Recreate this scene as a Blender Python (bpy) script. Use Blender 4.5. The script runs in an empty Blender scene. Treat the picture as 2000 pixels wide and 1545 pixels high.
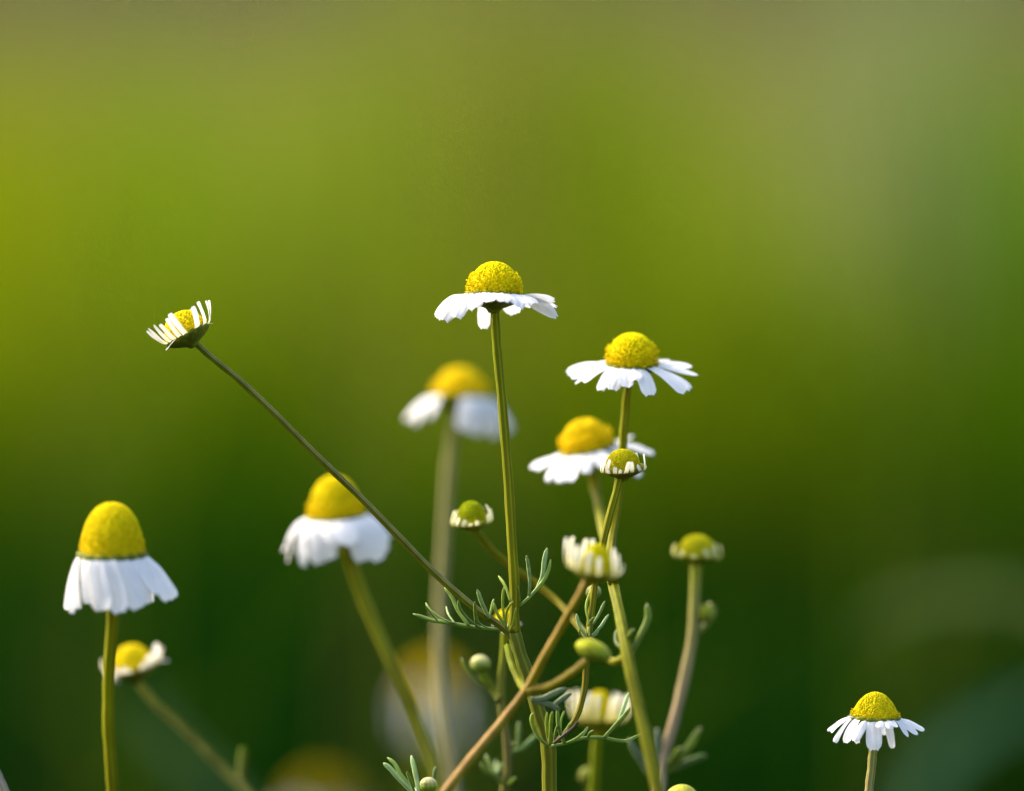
import bpy, math, random
import numpy as np
from mathutils import Vector, Matrix

# ------------------------------------------------------------------ scene, camera, world, sun
sc = bpy.context.scene
col = sc.collection
random.seed(7)
rng = np.random.default_rng(11)

CAM_D = 1.0                      # metres from the lens to the plants in focus (plane y = 0)
PITCH = math.radians(-1.5)
FOCAL, SENSOR = 220.0, 36.0
cam_data = bpy.data.cameras.new("camera")
cam = bpy.data.objects.new("camera", cam_data)
col.objects.link(cam)
cam.location = (0, -CAM_D, 0)
cam.rotation_euler = (math.radians(90) + PITCH, 0, 0)
cam_data.lens, cam_data.sensor_width = FOCAL, SENSOR
cam_data.clip_start, cam_data.clip_end = 0.02, 400
cam_data.dof.use_dof = True
cam_data.dof.focus_distance = CAM_D * math.cos(PITCH)
cam_data.dof.aperture_fstop = 6.1
sc.camera = cam

SUN_AZ, SUN_EL = math.radians(-62), math.radians(42)      # azimuth from +Y towards +X
world = bpy.data.worlds.new("World")
sc.world = world
world.use_nodes = True
wn = world.node_tree.nodes
bg = wn["Background"]
sky = wn.new("ShaderNodeTexSky")
sky.sky_type = 'NISHITA'
sky.sun_disc = False
sky.sun_elevation = SUN_EL
sky.sun_rotation = SUN_AZ
sky.air_density = 1.0
sky.dust_density = 5.0
sky.ozone_density = 0.4
world.node_tree.links.new(sky.outputs[0], bg.inputs[0])
bg.inputs[1].default_value = 0.15

sun_data = bpy.data.lights.new("sun", 'SUN')
sun_data.energy = 1.25
sun_data.angle = math.radians(28)
sun_data.color = (1.0, 0.90, 0.74)
sun = bpy.data.objects.new("sun", sun_data)
col.objects.link(sun)
sdir = Vector((math.sin(SUN_AZ) * math.cos(SUN_EL), math.cos(SUN_AZ) * math.cos(SUN_EL), math.sin(SUN_EL)))
sun.rotation_euler = sdir.to_track_quat('Z', 'Y').to_euler()
sun.location = (-2, 1, 3)

sc.view_settings.view_transform = 'Standard'
sc.view_settings.look = 'None'
sc.view_settings.exposure = 1.86
sc.view_settings.gamma = 1.0
sc.view_settings.use_curve_mapping = False
sc.render.engine = 'CYCLES'
sc.cycles.use_denoising = True
sc.cycles.use_adaptive_sampling = False
sc.cycles.max_bounces = 8
sc.cycles.caustics_reflective = False
sc.cycles.caustics_refractive = False

# ------------------------------------------------------------------ pixel -> place, sizes
W0, H0 = 2000.0, 1545.0
ROT = cam.rotation_euler.to_matrix()
def at(px, py, y=0.0):
    """The point at depth y (metres beyond the plane in focus) seen at photograph pixel px, py."""
    v = Vector(((px - W0 / 2) / W0 * SENSOR / FOCAL, -(py - H0 / 2) / W0 * SENSOR / FOCAL, -1.0))
    d = ROT @ v
    return Vector((0, -CAM_D, 0)) + d * ((y + CAM_D) / d.y)
def mpp(y=0.0):
    """Metres per photograph pixel at depth y."""
    return (CAM_D + y) * SENSOR / FOCAL / W0

# ------------------------------------------------------------------ materials
def new_mat(name):
    m = bpy.data.materials.new(name)
    m.use_nodes = True
    nt = m.node_tree
    for n in list(nt.nodes):
        nt.nodes.remove(n)
    return m, nt, nt.nodes, nt.links

def plant_mat(name, rough=0.5, spec=0.3, transl=0.0, noise_scale=900.0, var=0.25, sheen=0.0, stretch=(1, 1, 1), tcol=(1, 1, 1)):
    """Pigment from the mesh's 'pigment' attribute, mottled by noise, with some light let through."""
    m, nt, N, L = new_mat(name)
    out = N.new("ShaderNodeOutputMaterial")
    at_ = N.new("ShaderNodeAttribute"); at_.attribute_name = "pigment"
    tc = N.new("ShaderNodeTexCoord")
    mp = N.new("ShaderNodeMapping"); mp.inputs["Scale"].default_value = stretch
    nz = N.new("ShaderNodeTexNoise"); nz.inputs["Scale"].default_value = noise_scale; nz.inputs["Detail"].default_value = 3
    rg = N.new("ShaderNodeMapRange")
    rg.inputs["From Min"].default_value, rg.inputs["From Max"].default_value = 0.3, 0.7
    rg.inputs["To Min"].default_value, rg.inputs["To Max"].default_value = 1 - var, 1 + var * 0.5
    mx = N.new("ShaderNodeMix"); mx.data_type = 'RGBA'; mx.blend_type = 'MULTIPLY'; mx.inputs[0].default_value = 1
    L.new(tc.outputs["Object"], mp.inputs[0]); L.new(mp.outputs[0], nz.inputs["Vector"])
    L.new(nz.outputs["Fac"], rg.inputs["Value"])
    L.new(at_.outputs["Color"], mx.inputs[6]); L.new(rg.outputs[0], mx.inputs[7])
    p = N.new("ShaderNodeBsdfPrincipled")
    p.inputs["Roughness"].default_value = rough
    p.inputs["Specular IOR Level"].default_value = spec
    p.inputs["Sheen Weight"].default_value = sheen
    p.inputs["Sheen Roughness"].default_value = 0.35
    L.new(mx.outputs[2], p.inputs["Base Color"])
    last = p.outputs[0]
    if transl > 0:
        t = N.new("ShaderNodeBsdfTranslucent")
        tm = N.new("ShaderNodeMix"); tm.data_type = 'RGBA'; tm.blend_type = 'MULTIPLY'; tm.inputs[0].default_value = 1
        tm.inputs[7].default_value = (*tcol, 1)
        L.new(mx.outputs[2], tm.inputs[6]); L.new(tm.outputs[2], t.inputs[0])
        ms = N.new("ShaderNodeMixShader"); ms.inputs[0].default_value = transl
        L.new(last, ms.inputs[1]); L.new(t.outputs[0], ms.inputs[2]); last = ms.outputs[0]
    L.new(last, out.inputs[0])
    return m

M_PETAL = plant_mat("petal_white", 0.55, 0.25, 0.38, 500, 0.05, tcol=(1.0, 0.97, 0.92))
M_DISC = plant_mat("floret_yellow", 0.75, 0.02, 0.0, 1500, 0.22)
M_CUP = plant_mat("calyx_green", 0.6, 0.08, 0.0, 900, 0.35)
M_STEM = plant_mat("stem_skin", 0.55, 0.04, 0.0, 500, 0.30, sheen=0.0, stretch=(1, 1, 0.15))
M_LEAF = plant_mat("leaf_skin", 0.42, 0.25, 0.15, 700, 0.25, sheen=0.05)
M_GRASS = plant_mat("grass_blade", 0.9, 0.0, 0.25, 8, 0.25)

# ------------------------------------------------------------------ mesh builder
class MB:
    def __init__(self):
        self.v, self.f, self.c, self.n = [], [], [], 0
    def add(self, verts, faces, cols):
        verts = np.asarray(verts, float)
        cols = np.asarray(cols, float)
        if cols.ndim == 1:
            cols = np.repeat(cols[None, :], len(verts), 0)
        self.v.append(verts); self.c.append(cols)
        n = self.n
        self.f.extend([tuple(i + n for i in f) for f in faces])
        self.n += len(verts)
    def grid(self, P, cols, closed=False):
        """P: (rows, columns, 3)."""
        r, c = P.shape[:2]
        F = []
        for i in range(r - 1):
            for j in range(c if closed else c - 1):
                k = (j + 1) % c
                F.append((i * c + j, i * c + k, (i + 1) * c + k, (i + 1) * c + j))
        cc = np.asarray(cols, float)
        if cc.ndim == 3:
            cc = cc.reshape(-1, 3)
        self.add(P.reshape(-1, 3), F, cc)
    def build(self, name, mat, parent=None, origin=(0, 0, 0), smooth=True, parent_origin=None):
        V = np.concatenate(self.v) - np.asarray(origin, float)
        me = bpy.data.meshes.new(name)
        me.from_pydata(V.tolist(), [], self.f)
        ca = me.color_attributes.new("pigment", 'FLOAT_COLOR', 'POINT')
        C = np.concatenate(self.c)
        buf = np.ones((len(V), 4), np.float32); buf[:, :3] = np.clip(C, 0, 1)
        ca.data.foreach_set("color", buf.ravel())
        if smooth:
            me.polygons.foreach_set("use_smooth", [True] * len(me.polygons))
        me.materials.append(mat)
        me.update()
        o = bpy.data.objects.new(name, me)
        col.objects.link(o)
        if parent is not None:
            o.parent = parent
            o.location = Vector(origin) - Vector(parent_origin if parent_origin is not None else (0, 0, 0))
        else:
            o.location = origin
        return o

def spline(pts, n):
    """Smooth curve through the points (chord-length tangents, so uneven spacing never overshoots), about n samples shared evenly by the spans."""
    P = np.asarray(pts, float)
    m = max(2, int(math.ceil(n / (len(P) - 1))))
    d = np.maximum(np.linalg.norm(np.diff(P[:, :3], axis=0), axis=1), 1e-9)
    v = np.diff(P, axis=0) / d[:, None]
    T = np.zeros_like(P)
    T[0], T[-1] = v[0], v[-1]
    for i in range(1, len(P) - 1):
        T[i] = (v[i - 1] * d[i] + v[i] * d[i - 1]) / (d[i - 1] + d[i])
    out = []
    for i in range(len(P) - 1):
        for u in np.linspace(0, 1, m, endpoint=False):
            h = ((1 + 2 * u) * (1 - u) ** 2, u * (1 - u) ** 2 * d[i], u * u * (3 - 2 * u), u * u * (u - 1) * d[i])
            out.append(h[0] * P[i] + h[1] * T[i] + h[2] * P[i + 1] + h[3] * T[i + 1])
    out.append(P[-1])
    return np.array(out)

def frames(P):
    T = np.gradient(P, axis=0)
    T /= np.linalg.norm(T, axis=1)[:, None] + 1e-12
    ref = np.array([0.13, 0.97, 0.19])
    A = np.cross(T, ref); A /= np.linalg.norm(A, axis=1)[:, None] + 1e-12
    B = np.cross(T, A)
    return T, A, B

def tube(mb, P, R, cols, nseg=16, ribs=0, amp=0.1, flat=1.0, cap=True, wob=0.0, upper=None):
    P = np.asarray(P, float); R = np.asarray(R, float)
    cols = np.asarray(cols, float)
    if cols.ndim == 1:
        cols = np.repeat(cols[None], len(P), 0)
    T, A, B = frames(P)
    th = np.linspace(0, 2 * np.pi, nseg, endpoint=False)
    prof = 1 + amp * np.cos(ribs * th) if ribs else np.ones(nseg)
    ringR = R[:, None] * prof[None]
    G = P[:, None, :] + A[:, None, :] * (ringR * np.cos(th))[..., None] + B[:, None, :] * (ringR * np.sin(th) * flat)[..., None]
    CC = np.repeat(cols[:, None, :], nseg, 1)
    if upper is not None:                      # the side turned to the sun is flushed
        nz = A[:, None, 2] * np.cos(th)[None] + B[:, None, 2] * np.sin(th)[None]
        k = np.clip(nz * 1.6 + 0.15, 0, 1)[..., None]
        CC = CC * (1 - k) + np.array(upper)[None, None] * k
    if ribs:                                   # ribs painted paler than the furrows to imitate light caught on the edges
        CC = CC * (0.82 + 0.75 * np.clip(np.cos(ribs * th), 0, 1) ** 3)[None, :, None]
    if cap:
        G = np.concatenate([P[None, :1].repeat(nseg, 1), G, P[None, -1:].repeat(nseg, 1)], 0)
        CC = np.concatenate([CC[:1], CC, CC[-1:]], 0)
    mb.grid(G, CC, closed=True)

# ------------------------------------------------------------------ pigments (linear)
GREEN_STEM = (0.165, 0.18, 0.003)
OLIVE = (0.155, 0.15, 0.004)
BROWN = (0.25, 0.14, 0.035)
PINKISH = (0.30, 0.21, 0.14)
BEIGE = (0.30, 0.27, 0.12)
LEAF_G = (0.23, 0.34, 0.055)
LEAF_B = (0.32, 0.45, 0.16)
LEAF_Y = (0.23, 0.31, 0.025)
CUP_G = (0.13, 0.15, 0.006)
YEL = (0.84, 0.70, 0.002)
YEL_G = (0.58, 0.50, 0.008)
GRN_Y = (0.36, 0.42, 0.012)
WHITE = (0.86, 0.86, 0.87)
CREAM = (0.84, 0.82, 0.66)
def mixc(a, b, t):
    return tuple(a[i] * (1 - t) + b[i] * t for i in range(3))

# ------------------------------------------------------------------ things
GROUND_Z = -0.42
def ground_h(x, y):
    """Height of the meadow: level round the plants, then a long slope up and a crest."""
    t = np.clip((y - 2.2) / 12.0, 0, None)
    z = GROUND_Z + np.where(y > 2.2, 1.42 * np.minimum(t, 1.6) ** 1.05, 0)
    return z + 0.015 * np.sin(x * 2.1 + 0.6 * y) + 0.012 * np.sin(y * 3.3 - x)

def plant(label, base, group="chamomile plants in the meadow", name="chamomile_plant"):
    o = bpy.data.objects.new(name, None)
    o.empty_display_size = 0.02
    o.location = base
    o["label"] = label; o["category"] = "flower"
    if group: o["group"] = group
    col.objects.link(o)
    return o

def stem(root, pts, w0, w1, c0, c1, y=0.0, to_ground=False, name="stem", nseg=24, ribs=6, cmid=None, label=None, flare=0.35, upper=None):
    """pts: (px, py[, depth]) from the flower end downward; widths in photo pixels."""
    Q, S = [], []
    for p in pts:
        yy = p[2] if len(p) > 2 else y
        Q.append(at(p[0], p[1], yy)); S.append(mpp(yy))
    if to_ground:
        b = root.location
        Q += [Q[-1].lerp(Vector(b), 0.4) + Vector((0.004, 0, 0)), Vector(b) - Vector((0, 0, 0.01))]
        S += [S[-1]] * 2
    n = max(24, int(9 * len(Q)))
    P = spline(Q, n)
    t = np.linspace(0, 1, len(P))
    s = np.interp(t, np.linspace(0, 1, len(S)), S)
    wob = 1 + 0.035 * np.sin(t * 37 + w0) + 0.025 * np.sin(t * 83 + w1)
    R = (w0 + (w1 - w0) * t) * 0.5 * s * wob
    if not to_ground and flare: R = R * (1 + flare * np.exp(-((1 - t) / 0.05) ** 2))
    P = P + 0.03 * R[:, None] * np.stack([np.sin(t * 29 + w0), np.cos(t * 23), 0 * t], 1)
    if cmid is None:
        C = np.array([mixc(c0, c1, k) for k in t])
    else:
        C = np.array([mixc(c0, cmid, k * 2) if k < 0.5 else mixc(cmid, c1, k * 2 - 1) for k in t])
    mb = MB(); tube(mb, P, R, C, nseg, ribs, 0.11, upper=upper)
    o = mb.build(name, M_STEM, root, P[0], parent_origin=root.location)
    if label: o["label"] = label
    return o

def leaf(root, base, lobes, c, y=0.0, name="leaf", scale=1.0, off=(0, 0), wbase=6.0, label=None, spread=0.006):
    """A thread leaf: each lobe is a list of pixel points base -> tip (crop scale and offset given); its depth strays a little."""
    mb = MB()
    rr = random.Random(int(base[0] * 7 + base[1]))
    for i, lb in enumerate(lobes):
        w = wbase; cc = c
        if isinstance(lb, tuple):
            lb, w = lb[0], lb[1]
            if len(lobes[i]) > 2: cc = lobes[i][2]
        dy = rr.uniform(-spread, spread)
        Q = []
        for k, p in enumerate(lb):
            f = k / max(1, len(lb) - 1)
            Q.append(at(off[0] + p[0] / scale, off[1] + p[1] / scale, y + (dy * f if i else dy * 0.3 * f)))
        n = 14
        P = spline(Q, n); t = np.linspace(0, 1, len(P))
        prof = np.interp(t, [0, 0.15, 0.6, 0.88, 1.0], [0.75, 0.8, 1.0, 0.85, 0.25])
        R = w * 0.53 * mpp(y) * prof
        v = rr.uniform(0.8, 1.2)
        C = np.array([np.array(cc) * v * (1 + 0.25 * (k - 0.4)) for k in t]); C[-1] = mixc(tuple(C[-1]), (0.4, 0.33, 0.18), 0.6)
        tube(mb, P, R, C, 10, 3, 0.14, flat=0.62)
    b = at(off[0] + base[0] / scale, off[1] + base[1] / scale, y)
    o = mb.build(name, M_LEAF, root, b, parent_origin=root.location)
    if label: o["label"] = label
    return o

def basis(roll, tilt):
    """roll: degrees the head leans to the right in the photo; tilt: degrees it leans away from the lens."""
    r, t = math.radians(roll), math.radians(tilt)
    ax = Vector((math.sin(r) * math.cos(t), math.sin(t), math.cos(r) * math.cos(t))).normalized()
    e1 = Vector((1, 0, 0)); e1 = (e1 - ax * e1.dot(ax)).normalized()
    e2 = ax.cross(e1)
    return np.array(ax), np.array(e1), np.array(e2)

def profile(kind, R, H, t):
    """radius, height of the flower disc at t = 0 (rim) .. 1 (top)."""
    th = t * np.pi / 2
    if kind == 'dome':
        return R * np.cos(th) ** 0.85, H * np.sin(th)
    if kind == 'tall':
        return R * np.cos(th) ** 0.88, H * np.sin(th) ** 1.08
    if kind == 'cone':
        return R * np.cos(th) ** 1.12 * (1 - 0.10 * np.sin(2 * th)), H * np.sin(th) ** 1.0
    if kind == 'shoulder':
        h = np.sin(th)
        low = np.sqrt(np.clip(1 - (h / 0.62) ** 4, 0, 1)) * 0.30 + 0.70
        r = np.where(h < 0.58, np.maximum(low, 0.86 - 0.1 * h), 0.86 * np.sqrt(np.clip(1 - ((h - 0.40) / 0.60) ** 2, 0, 1)))
        return R * r, H * h
    return R * np.cos(th), H * np.sin(th)

def disc_mesh(kind, R, H, c0, X, E1, E2, AX, nfl, open_to=0.5, c_low=None, fuzz=1.0, seed=1):
    rr = np.random.default_rng(seed)
    mb = MB()
    nt_, ns = 26, 40
    t = np.linspace(0, 1, nt_); r, h = profile(kind, R * 0.97, H * 0.98, t)
    th = np.linspace(0, 2 * np.pi, ns, endpoint=False)
    G = X + E1 * (r[:, None] * np.cos(th))[..., None] + E2 * (r[:, None] * np.sin(th))[..., None] + AX * h[:, None, None]
    low = np.array(c_low if c_low is not None else c0)
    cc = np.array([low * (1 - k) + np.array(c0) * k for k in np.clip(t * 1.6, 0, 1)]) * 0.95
    mb.grid(G, np.repeat(cc[:, None], ns, 1), closed=True)
    # florets in a spiral over the surface, spaced by area
    tt = np.linspace(0, 1, 400); pr, ph = profile(kind, R, H, tt)
    ds = np.hypot(np.gradient(pr), np.gradient(ph)); area = np.cumsum(ds * np.maximum(pr, 1e-9)); area /= area[-1]
    size = math.sqrt(2 * np.pi * np.sum(ds * pr) / nfl)
    for k in range(nfl):
        q = (k + 0.5) / nfl
        ti = np.interp(q, area, tt); a = k * 2.399963 + rr.normal(0, 0.05)
        rad, hh = profile(kind, R, H, np.array([ti, min(ti + 0.01, 1.0)]))
        tang = np.array([rad[1] - rad[0], hh[1] - hh[0]]); tang /= np.linalg.norm(tang) + 1e-12
        nr, nh = tang[1], -tang[0]
        ra = E1 * math.cos(a) + E2 * math.sin(a)
        nrm = ra * nr + AX * nh; nrm = nrm / (np.linalg.norm(nrm) + 1e-12)
        tup = ra * tang[0] + AX * tang[1]; tsd = np.cross(nrm, tup)
        p = X + ra * rad[0] + AX * hh[0]
        opened = hh[0] / H < open_to + rr.normal(0, 0.05)
        br = rr.uniform(0.72, 1.12)
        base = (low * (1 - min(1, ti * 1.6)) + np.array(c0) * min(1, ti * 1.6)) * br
        fr = size * 0.46
        if opened:
            lean = nrm + AX * 0.35 + 0.28 * rr.normal(0, 1, 3); lean /= np.linalg.norm(lean)
            L = size * fuzz * rr.uniform(0.7, 1.5); prof = [(0, 0.5), (0.55, 0.42), (0.85, 0.75), (1.0, 0.62)]
            fr *= 0.85
        else:
            lean = nrm; L = size * 0.42; prof = [(0, 1.0), (0.5, 0.9), (0.85, 0.5), (1.0, 0.1)]
        ns2 = 6
        V, F, Cc = [], [], []
        for (s, w) in prof:
            for j in range(ns2):
                b = 2 * np.pi * j / ns2 + k
                V.append(p + lean * (s * L - 0.12 * L) + (tup * math.cos(b) + tsd * math.sin(b)) * fr * w)
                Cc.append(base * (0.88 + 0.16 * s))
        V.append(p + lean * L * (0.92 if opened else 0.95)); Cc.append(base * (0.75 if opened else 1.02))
        m = len(prof)
        for i in range(m - 1):
            for j in range(ns2):
                F.append((i * ns2 + j, i * ns2 + (j + 1) % ns2, (i + 1) * ns2 + (j + 1) % ns2, (i + 1) * ns2 + j))
        for j in range(ns2):
            F.append(((m - 1) * ns2 + j, (m - 1) * ns2 + (j + 1) % ns2, m * ns2))
        mb.add(V, F, Cc)
    return mb

def cup_mesh(R, depth, rs, X, E1, E2, AX, c, lift=0.05, nb=14):
    mb = MB()
    # bulge profile: (radius, height)
    pr = [(0.80 * R, lift * R + 0.03 * R), (1.0 * R, lift * R), (1.01 * R, -0.07 * depth), (0.93 * R, -0.25 * depth), (0.74 * R, -0.46 * depth),
          (0.48 * R, -0.64 * depth), (max(0.26 * R, rs * 1.35), -0.80 * depth), (rs * 1.05, -depth)]
    P = spline([(a, b, 0) for a, b in pr], 22)
    ns = 84
    th = np.linspace(0, 2 * np.pi, ns, endpoint=False)
    rows, cols = [], []
    for i, p in enumerate(P):
        k = i / (len(P) - 1)
        w1 = np.abs(np.cos(nb * th / 2)); w2 = np.abs(np.cos(nb * th / 2 + np.pi / 2))
        wv = w1 if k < 0.45 else w2
        fade = max(0.0, 1 - k * 1.15)
        rad = p[0] * (1 + 0.055 * fade * (wv ** 0.6 - 0.6))
        zz = p[1] + (0.10 * depth * fade * (wv - 0.5) if k < 0.25 else 0)
        rows.append(X + E1 * (rad * np.cos(th))[:, None] + E2 * (rad * np.sin(th))[:, None] + AX * np.broadcast_to(zz, th.shape)[:, None])
        edge = (1 - wv) ** 2 * fade                                   # pale papery bract margins
        cc = np.array(c)[None] * (1 + 0.15 * np.sin(3 * th + 5 * k))[:, None]
        cc = cc * (1 - edge[:, None] * 0.5) + np.array((0.34, 0.30, 0.06))[None] * edge[:, None] * 0.5
        cols.append(cc)
    mb.grid(np.array(rows), np.array(cols), closed=True)
    return mb

def petal_mesh(B, T, out, AX, w, tip=1.0, seed=0, base_c=None, c=WHITE, bend=0.42, narrow=0.5, face=0.0, blen=0.45):
    """Strap petal from base B to tip T leaving the head along 'out'; w full width in metres."""
    rr = random.Random(seed)
    B, T, out, AX = map(np.asarray, (B, T, out, AX))
    D = np.linalg.norm(T - B)
    C1 = B + out * D * bend
    qq = np.linspace(0, 1, 60)[:, None]
    cv = (1 - qq) ** 2 * B + 2 * qq * (1 - qq) * C1 + qq * qq * T
    al = np.concatenate([[0], np.cumsum(np.linalg.norm(np.diff(cv, axis=0), axis=1))]); LEN = al[-1]; al /= LEN
    nv, nu = 22, 11
    u = np.linspace(-1, 1, nu)
    side = np.cross(AX, out); side /= np.linalg.norm(side)
    twist = rr.uniform(-0.25, 0.25)
    lens = np.array([0.0, -1.0, 0.0])
    n0 = np.cross(T - B, side); n0 /= np.linalg.norm(n0)
    fsign = 1.0 if np.dot(side, lens) * np.dot(n0, lens) <= 0 else -1.0
    G = np.zeros((nv, nu, 3)); CC = np.zeros((nv, nu, 3))
    ncut = rr.choice([2, 2, 3]); ph = rr.uniform(-0.3, 0.3)
    cur = rr.uniform(0.05, 0.34) * rr.choice([1, 1, 1, -0.5])
    tipcurl = rr.uniform(-0.10, 0.16); skew = rr.uniform(-0.06, 0.06); crease = rr.uniform(0.02, 0.05)
    rl = min(0.42, max(0.10, 0.52 * w / LEN))                       # length of the rounded end
    for j, uu in enumerate(u):
        ln = 1 - 0.030 * (w / LEN) * 2.5 * abs(math.sin((uu + ph) * math.pi * ncut / 2)) ** 0.8 * (abs(uu) < 0.8)
        for i in range(nv):
            s = math.sin(i / (nv - 1) * math.pi / 2) if i else 0.0
            q = float(np.interp(s * ln, al, qq[:, 0]))
            p = (1 - q) ** 2 * B + 2 * q * (1 - q) * C1 + q * q * T
            d = 2 * (1 - q) * (C1 - B) + 2 * q * (T - C1); d /= np.linalg.norm(d) + 1e-12
            ww = np.interp(s, [0, 0.12, 0.32, 0.6, 1.0], [narrow, narrow + 0.22 * (1 - narrow) * 2, 0.92, 1.0, 0.94])
            if s > 1 - rl:
                ww *= max(0.30, 1 - ((s - 1 + rl) / rl) ** 2.2) ** 0.5
            sd = side - d * side.dot(d); sd /= np.linalg.norm(sd) + 1e-12
            nr = np.cross(d, sd)
            tw = twist * s + fsign * face * min(1.0, s * 2.5); sd2 = sd * math.cos(tw) + nr * math.sin(tw); nr = np.cross(d, sd2)
            rib = crease * math.cos(uu * math.pi * 2.5) * (0.4 + 0.6 * s)
            p = p + sd2 * (uu * ww * w / 2 + skew * w * math.sin(3 * s)) + nr * (-cur * uu * uu + rib) * w * 0.5
            p = p + nr * (0.03 * D * math.sin(s * 5 + seed) * s * uu - tipcurl * w * max(0, s - 0.7) ** 2 * 6)
            G[i, j] = p
            cc = np.array(c)
            if base_c is not None:
                k = max(0.0, 1 - s / blen); cc = cc * (1 - k) + np.array(base_c) * k
            CC[i, j] = cc * (0.975 + 0.025 * math.cos(uu * math.pi * 2.5))
    mb = MB(); mb.grid(G, CC)
    return mb

def flower(root, px, py, R, H, roll=0, tilt=0, y=0.0, kind='dome', petals=(), cup=0.75, rs=9, c=YEL, c_low=None, nfl=420, open_to=0.5,
           pc=WHITE, pbase=None, fuzz=1.0, k=50, reach=0.86, cupc=CUP_G, seed=1, name="flower", label=None, tipf=1.0, narrow=0.5, lift=0.05, petal_z=0.02, bend=0.42, wide=1.15, dr=0.91, blen=0.45):
    """One head: green cup (the part), yellow disc and white petals (sub-parts). Sizes in photo pixels at the head's depth."""
    s = mpp(y)
    AX, E1, E2 = basis(roll, tilt)
    X = np.array(at(px, py, y))
    cm = cup_mesh(R * s, cup * R * s, rs * 0.5 * s, X, E1, E2, AX, cupc, lift)
    o = cm.build(name, M_CUP, root, X, parent_origin=root.location)
    if label: o["label"] = label
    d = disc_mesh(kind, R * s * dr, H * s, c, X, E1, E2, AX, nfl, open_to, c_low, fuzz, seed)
    d.build("disc", M_DISC, o, X, parent_origin=X)
    for i, p in enumerate(petals):
        az, tx, ty, w = p[:4]
        kk = p[4] if len(p) > 4 else k
        a = math.radians(az)
        ra = E1 * math.cos(a) + E2 * math.sin(a)
        B = X + ra * R * s * reach + AX * petal_z * R * s
        yt = y + math.sin(a) * (R + kk) * s + (B[1] - y - math.sin(a) * R * s * reach) * 0
        T = np.array(at(tx, ty, yt))
        pm = petal_mesh(B, T, ra, AX, w * s * wide, tipf, seed * 31 + i, pbase, pc, bend, narrow, p[5] if len(p) > 5 else 0.0, blen)
        pm.build("petal", M_PETAL, o, B, parent_origin=X)
    return o, X, AX, s

def bud(root, px, py, r, y=0.0, squash=0.9, c_top=(0.5, 0.48, 0.22), c_low=(0.2, 0.26, 0.02), name="bud", rough=14, tilt=0):
    """Closed round bud wrapped in overlapping bracts."""
    s = mpp(y); X = np.array(at(px, py, y)); mb = MB()
    nt_, ns = 22, 56
    t = np.linspace(-np.pi / 2, np.pi / 2, nt_); th = np.linspace(0, 2 * np.pi, ns, endpoint=False)
    rows, cols = [], []
    for a in t:
        k = (math.sin(a) + 1) / 2
        lob = 1 + 0.05 * np.abs(np.cos(6 * th + (0 if k < 0.55 else 0.26 * 2))) * math.cos(a) - (0.04 if 0.5 < k < 0.6 else 0)
        rad = r * s * math.cos(a) * lob
        z = r * s * squash * math.sin(a)
        rows.append(np.stack([X[0] + rad * np.cos(th) + z * math.sin(math.radians(tilt)), X[1] + rad * np.sin(th), X[2] + np.full(ns, z) * math.cos(math.radians(tilt))], 1))
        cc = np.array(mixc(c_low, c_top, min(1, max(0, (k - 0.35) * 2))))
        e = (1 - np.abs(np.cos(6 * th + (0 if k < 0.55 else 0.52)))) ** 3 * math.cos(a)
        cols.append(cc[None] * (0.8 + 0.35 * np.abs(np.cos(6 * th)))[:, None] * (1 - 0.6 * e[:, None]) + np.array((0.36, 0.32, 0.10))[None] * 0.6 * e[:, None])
    mb.grid(np.array(rows), np.array(cols), closed=True)
    return mb.build(name, M_CUP, root, X, parent_origin=root.location)

def gpoint(px, y, dx=0.0, dy=0.0):
    p = at(px, 1545, y)
    x, yy = p.x + dx, y + dy
    return Vector((x, yy, float(ground_h(np.array(x), np.array(yy)))))

exec_order = None
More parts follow.
